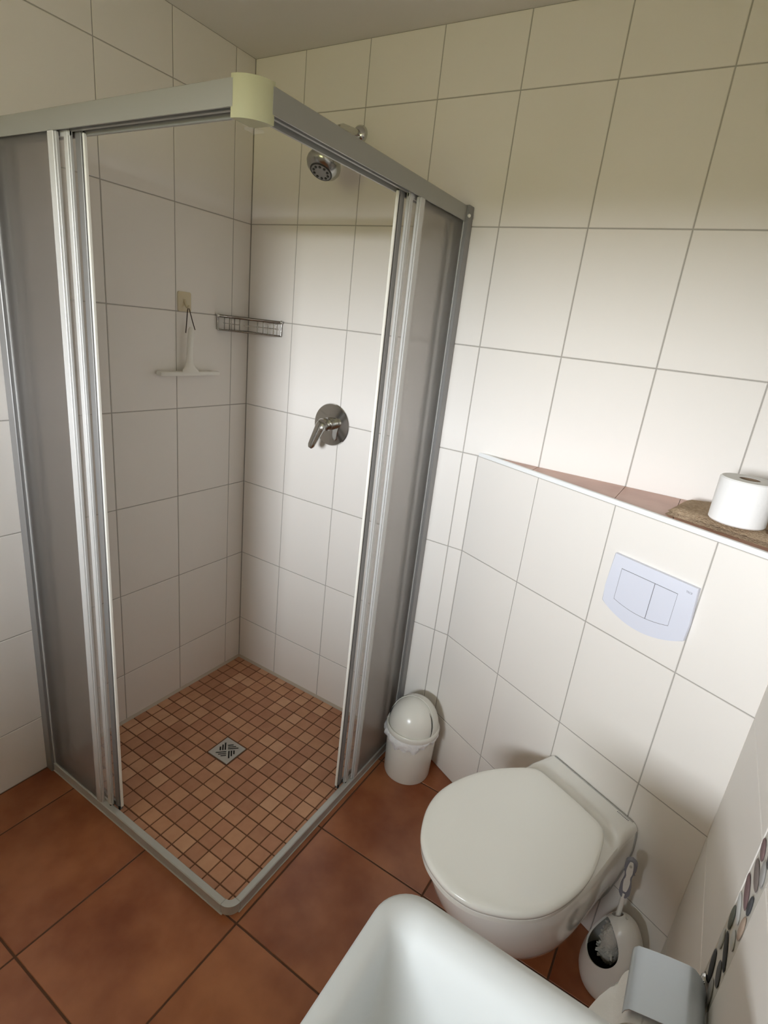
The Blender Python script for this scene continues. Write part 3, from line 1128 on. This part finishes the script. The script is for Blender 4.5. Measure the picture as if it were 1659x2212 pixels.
part(lm_, 'liner', M_bag, bn, 70, 'white plastic bag folded over the rim')
part(MB().lathe([(.0915, .190), (.0965, .192), (.0975, .200), (.0970, .207), (.0945, .211), (.0915, .2115), (.089, .207)], bc, UP, 56, False, False), 'lid_rim', M_bin, bn, 40)
# dome: fixed hood at the back, swing flap in front
fd = (Vector((CAM.x, CAM.y, 0)) - Vector((bc.x, bc.y, 0))).normalized()
fd = Matrix.Rotation(radians(-22), 3, 'Z') @ fd
nrm = (fd * .86 + Vector((0, 0, .30))).normalized()
cd = bc + Vector((0, 0, .207))


def dome(R, keep, zsq=1.18, lip=0):
    m_ = MB()
    g = bmesh.ops.create_uvsphere(m_.bm, u_segments=72, v_segments=48, radius=1)
    for v in m_.bm.verts:
        v.co = Vector((v.co.x * R, v.co.y * R, v.co.z * R * zsq))
    bmesh.ops.bisect_plane(m_.bm, geom=m_.bm.verts[:] + m_.bm.edges[:] + m_.bm.faces[:], plane_co=(0, 0, 0), plane_no=(0, 0, -1), clear_outer=True)
    if keep:
        bmesh.ops.bisect_plane(m_.bm, geom=m_.bm.verts[:] + m_.bm.edges[:] + m_.bm.faces[:], plane_co=nrm * (R * keep[1]), plane_no=nrm * keep[0], clear_outer=True)
    for v in m_.bm.verts:
        v.co += cd
    return m_


part(dome(.0885, None), 'swing_flap', M_bin, bn, 50)
hd = dome(.0915, (1, .30))
bmesh.ops.solidify(hd.bm, geom=hd.bm.faces[:], thickness=.0022)
part(hd, 'hood', M_bin, bn, 40)
# black tubes painting the shade in the gap where flap meets hood
gap = []
e1 = nrm.cross(Vector((0, 0, 1))).normalized()
e2 = e1.cross(nrm)
for k in range(15):
    a = radians(-6 + 52 * k / 14)
    R_ = .0915 * math.sqrt(1 - .34 ** 2)
    p = nrm * (.0915 * .335) + (e1 * -cos(a) + e2 * sin(a)) * R_ * .985
    p.z *= 1.17
    gap.append(cd + p)
part(MB().tube(gap, [.0003 + .0011 * sin(pi * k / 14) for k in range(15)], 6), 'flap_gap_shade', M_hole, bn, 60)
part(MB().tube([cd + Vector((0, 0, .0)) + (lambda p: Vector((p.x, p.y, p.z * 1.17)))(nrm * (.0915 * .335) + (e1 * cos(a) + e2 * sin(a)) * .0915 * math.sqrt(1 - .34 ** 2) * .985) for a in [radians(-4 + 30 * k / 8) for k in range(9)]], [.0003 + .0009 * sin(pi * k / 8) for k in range(9)], 6), 'flap_gap_shade', M_hole, bn, 60)

# ------------------------------------------------------------------ toilet brush and its holder
hc = Vector((1.770, -.415, 0))
hb = thing('brush_holder', 'white plastic toilet brush holder with open front on the floor', 'brush holder', tuple(hc))
fdir = radians(212)                      # open side faces the room
EGG = [(.056, .001), (.064, .004), (.0725, .030), (.0745, .055), (.0725, .085), (.068, .115), (.061, .145), (.051, .175), (.040, .200), (.027, .219), (.013, .229), (.003, .232)]
eo = cat([(r, z_) for r, z_ in EGG], 3) + [Vector(EGG[-1])]
ei = [(max(.002, p.x - .0045), min(p.y, .2275) if p.y > .012 else .012) for p in eo]
sh_ = MB().lathe([(p.x, p.y) for p in eo] + ei[::-1], hc, UP, 72, True, True).obj('shell', M_brush_w, None, 40)
fdv = Vector((cos(fdir), sin(fdir), .66)).normalized()
cq = Vector((0, 0, 1)).rotation_difference(fdv).to_matrix()
cb = MB().ball(hc + Vector((0, 0, .118)) + fdv * .080, (.058, .058, .098), 48, 32, cq).obj('cutter', M_hole, None, 0)
md = sh_.modifiers.new('b', 'BOOLEAN')
md.object = cb
md.operation = 'DIFFERENCE'
md.solver = 'EXACT'
cn = MB().tube([(1.7536, -.4030, .14), (1.7415, -.4080, .405)], .0125, 20).obj('cutter', M_hole, None, 0)
m3 = sh_.modifiers.new('n', 'BOOLEAN')
m3.object = cn
m3.operation = 'DIFFERENCE'
m3.solver = 'EXACT'
dg = bpy.context.evaluated_depsgraph_get()
me = bpy.data.meshes.new_from_object(sh_.evaluated_get(dg))
sh_.modifiers.clear()
sh_.data = me
me.set_sharp_from_angle(angle=radians(40))
bpy.data.objects.remove(cb)
bpy.data.objects.remove(cn)
sh_.parent = hb
sh_.matrix_parent_inverse = Matrix.Translation(hb.location).inverted()
part(MB().lathe([(.058, .013), (.066, .03), (.069, .048)], hc, UP, 40, True, False), 'shade_black_cup', M_hole, hb, 50, 'black cup coloured for the shade inside the holder')  # dark cup, blackened for the shade inside the holder

br = thing('toilet_brush', 'white toilet brush with grey grip standing in its holder', 'toilet brush', tuple(hc + Vector((0, 0, .04))))
P0, P1 = Vector((1.760, -.402, .045)), Vector((1.7415, -.408, .405))
dv = (P1 - P0)
at = lambda t: P0 + dv * t
part(MB().tube([at(.40), at(.55), at(.70)], [.0062, .0060, .0066], 14), 'stick', M_brush_w, br, 50)
hd_ = MB()
lo = []
hx, hy = Vector((1, 0, 0)), Vector((0, 1, 0))
rnd = random.Random(5)
for i in range(15):
    t = i / 14
    R_ = .022 * (1 - abs(2 * t - 1) ** 3) ** .5 + .003
    lo.append([at(.02 + .36 * t) + Vector(((R_ + rnd.uniform(-.0025, .0025)) * cos(a), (R_ + rnd.uniform(-.0025, .0025)) * sin(a), 0)) for a in [2 * pi * k / 36 for k in range(36)]])
hd_.loft(lo)
part(hd_, 'bristle_head', M_bristle, br, 70)
tf = MB()
for k in range(26):
    a = fdir + rnd.uniform(-1.5, 1.5)
    b_ = at(.05 + .30 * rnd.random())
    d_ = Vector((cos(a), sin(a), rnd.uniform(-.5, .1)))
    tf.tube([b_ + d_ * .018, b_ + d_ * (.027 + .006 * rnd.random())], [.0045, .0018], 5)
tfo = part(tf, 'bristle_tufts', M_bristle, br, 70)
# grip: grey edged paddle with a pale face and a hole
gz = dv.normalized()
tocam = (CAM - at(.85)).normalized()
gy = (tocam - gz * tocam.dot(gz)).normalized()
gx = gy.cross(gz)
GF = Matrix.Identity(4)
for i in range(3):
    GF[i][0], GF[i][1], GF[i][2], GF[i][3] = gx[i], gz[i], gy[i], at(.66)[i]


def grip_outline(kf, n=30, trim=0):
    L = dv.length * .34
    right = []
    for i in range(n + 1):
        u = i / n
        w_ = .0105 + .0022 * cos(2 * pi * (u - .22) / .62) + .0010 * (u > .7)
        w_ *= min(1, (u / .10 + .25)) ** .6 if u < .10 else 1
        if u > .88:
            w_ *= math.sqrt(max(0, 1 - ((u - .88) / .12) ** 2)) * .93 + .07
        right.append((max(.0006, w_ - kf), trim + (L - 2 * trim) * u))
    return right + [(-x, y) for x, y in right[::-1]]


part(MB().prism(grip_outline(0), .012, GF @ Matrix.Translation((0, 0, -.006)), .003, 2), 'grip', M_brush_g, br, 50, 'grey soft grip edge')
fcm = MB()
ol = []
L = dv.length * .34
for u in [k / 28 for k in range(29)]:
    w_ = .0078 * abs(sin(pi * (.02 + .96 * u))) ** .35 * (1 - .42 * math.exp(-((u - .50) / .10) ** 2))
    ol.append((w_, .022 + (L - .027) * u))
fcm.prism(ol + [(-x, y) for x, y in ol[::-1]], .0025, GF @ Matrix.Translation((0, 0, .005)), .0008, 1)
part(fcm, 'grip_face', M_brush_w, br, 40, 'white face of the grip')
part(MB().ball(GF @ Vector((0, L - .018, .0072)), (.0035, .0048, .0012), 14, 8, GF.to_3x3()), 'hanging_hole', M_greyp, br, 60)

# ------------------------------------------------------------------ toilet paper holder on the right wall, with a started roll
ph_ = thing('paper_holder', 'steel flap toilet paper holder on the right wall', 'paper holder', (XR, -.85, .56))
y0_, y1_ = -.912, -.801
fl_prof = [(1.8645, .594), (1.8585, .606), (1.850, .621), (1.838, .6305), (1.828, .6315), (1.800, .6255), (1.770, .6165), (1.757, .612), (1.752, .605), (1.750, .596)]
thk = .0014
lo = []
for y_ in (y0_, y1_):
    lo.append([(x, y_, z_) for x, z_ in fl_prof] + [(x + .0006, y_, z_ - thk) for x, z_ in fl_prof[::-1]])
flp = part(MB().loft(lo), 'flap', M_flap, ph_, 40, 'pale bluish metal flap')
bkt = MB()
bkt.box((XR - .010, -.885, .548), (XR - .0003, -.818, .602), .003, 2)
bkt.tube([(XR - .008, -.79, .597), (XR - .008, -.915, .597)], .0055, 12)
part(bkt, 'wall_bracket', M_chrome, ph_, 40)
part(MB().ball((XR - .006, -.778, .594), (.006, .012, .010), 16, 10), 'hinge_end', M_chrome, ph_, 60)
bar = MB()
bar.tube([(XR - .006, -.797, .575), (1.835, -.797, .568), (1.812, -.797, .556), (1.806, -.797, .548), (1.806, -.806, .545), (1.806, -.91, .545), (1.806, -.922, .545)], .0042, 10)
part(bar, 'roll_bar', M_chrome, ph_, 60)
rl = Vector((1.800, -.918, .5525))
r2 = thing('toilet_roll', 'started toilet roll under the steel flap', 'toilet roll', tuple(rl))
part(roll_mesh(.0535, .020, .096, rl, (0, 1, 0)), 'paper', M_paper, r2, 40)
part(roll_mesh(.0199, .0185, .0955, rl + Vector((0, .0002, 0)), (0, 1, 0)), 'cardboard_core', M_core, r2, 40)
# loose torn end
tl = MB()
rows_ = []
for i in range(13):
    u = i / 12
    row = []
    for j in range(7):
        v = j / 6
        a = radians(115 + 60 * min(1, u * 1.6))
        R_ = .0545
        x = rl.x + R_ * cos(a)
        z_ = rl.z + R_ * sin(a)
        ext = max(0, u - .5) * 2 * (.038 * (1 - v) ** .8 + .004)
        row.append((x - ext, rl.y + .001 + .094 * v * (1 - .22 * max(0, u - .5) * 2) + .010 * max(0, u - .5), z_ - ext * .25 + .002 * sin(9 * v + 4 * u)))
    rows_.append(row)
vv = [[tl.bm.verts.new(p) for p in r_] for r_ in rows_]
for a, b in zip(vv, vv[1:]):
    for j in range(6):
        tl.bm.faces.new((a[j], a[j + 1], b[j + 1], b[j]))
part(tl, 'loose_end', M_paper, r2, 60, 'torn loose end of the paper')

# ------------------------------------------------------------------ washbasin in the foreground
bs = thing('washbasin', 'white rectangular washbasin with rounded corner in the foreground', 'washbasin', (1.65, -1.40, .672))
SX0, SX1, SY0, SY1 = 1.4285, 1.8645, -1.78, -1.1175


def rrect(x0, x1, y0, y1, r, z_, n=10):
    pts = []
    for cx_, cy_, a0 in ((x1 - r, y1 - r, 0), (x0 + r, y1 - r, pi / 2), (x0 + r, y0 + r, pi), (x1 - r, y0 + r, 3 * pi / 2)):
        for k in range(n + 1):
            a = a0 + pi / 2 * k / n
            pts.append((cx_ + r * cos(a), cy_ + r * sin(a), z_))
    return pts


def sk(l, b_, r, z_):
    """l = inset on the room side, b_ = inset on the toilet side"""
    return rrect(SX0 + l, SX1 - max(0, l * .0) - (b_ if b_ > .05 else 0) * .6, SY0 + l, SY1 - b_, r, z_)


lp = [sk(.075, .085, .05, .672), sk(.060, .070, .05, .676), sk(.045, .050, .05, .698), sk(.022, .022, .052, .775), sk(.006, .005, .052, .825), sk(.001, .001, .052, .838), sk(0, 0, .052, .843), sk(.0015, .0015, .052, .8475), sk(.005, .005, .050, .850),
      sk(.013, .013, .045, .8512), sk(.020, .022, .040, .8505), sk(.026, .030, .034, .8475), sk(.0300, .040, .030, .841), sk(.0320, .050, .027, .828), sk(.0335, .062, .026, .805), sk(.0350, .078, .026, .770), sk(.0370, .092, .028, .740), sk(.0400, .102, .030, .722), sk(.048, .112, .032, .712), sk(.065, .128, .036, .7065), sk(.14, .18, .03, .704)]
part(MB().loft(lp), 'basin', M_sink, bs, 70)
part(MB().lathe([(.030, 0), (.030, .003), (.024, .004), (.006, .001)], (1.62, -1.45, .7042), UP, 32), 'waste_fitting', M_chrome, bs, 40)
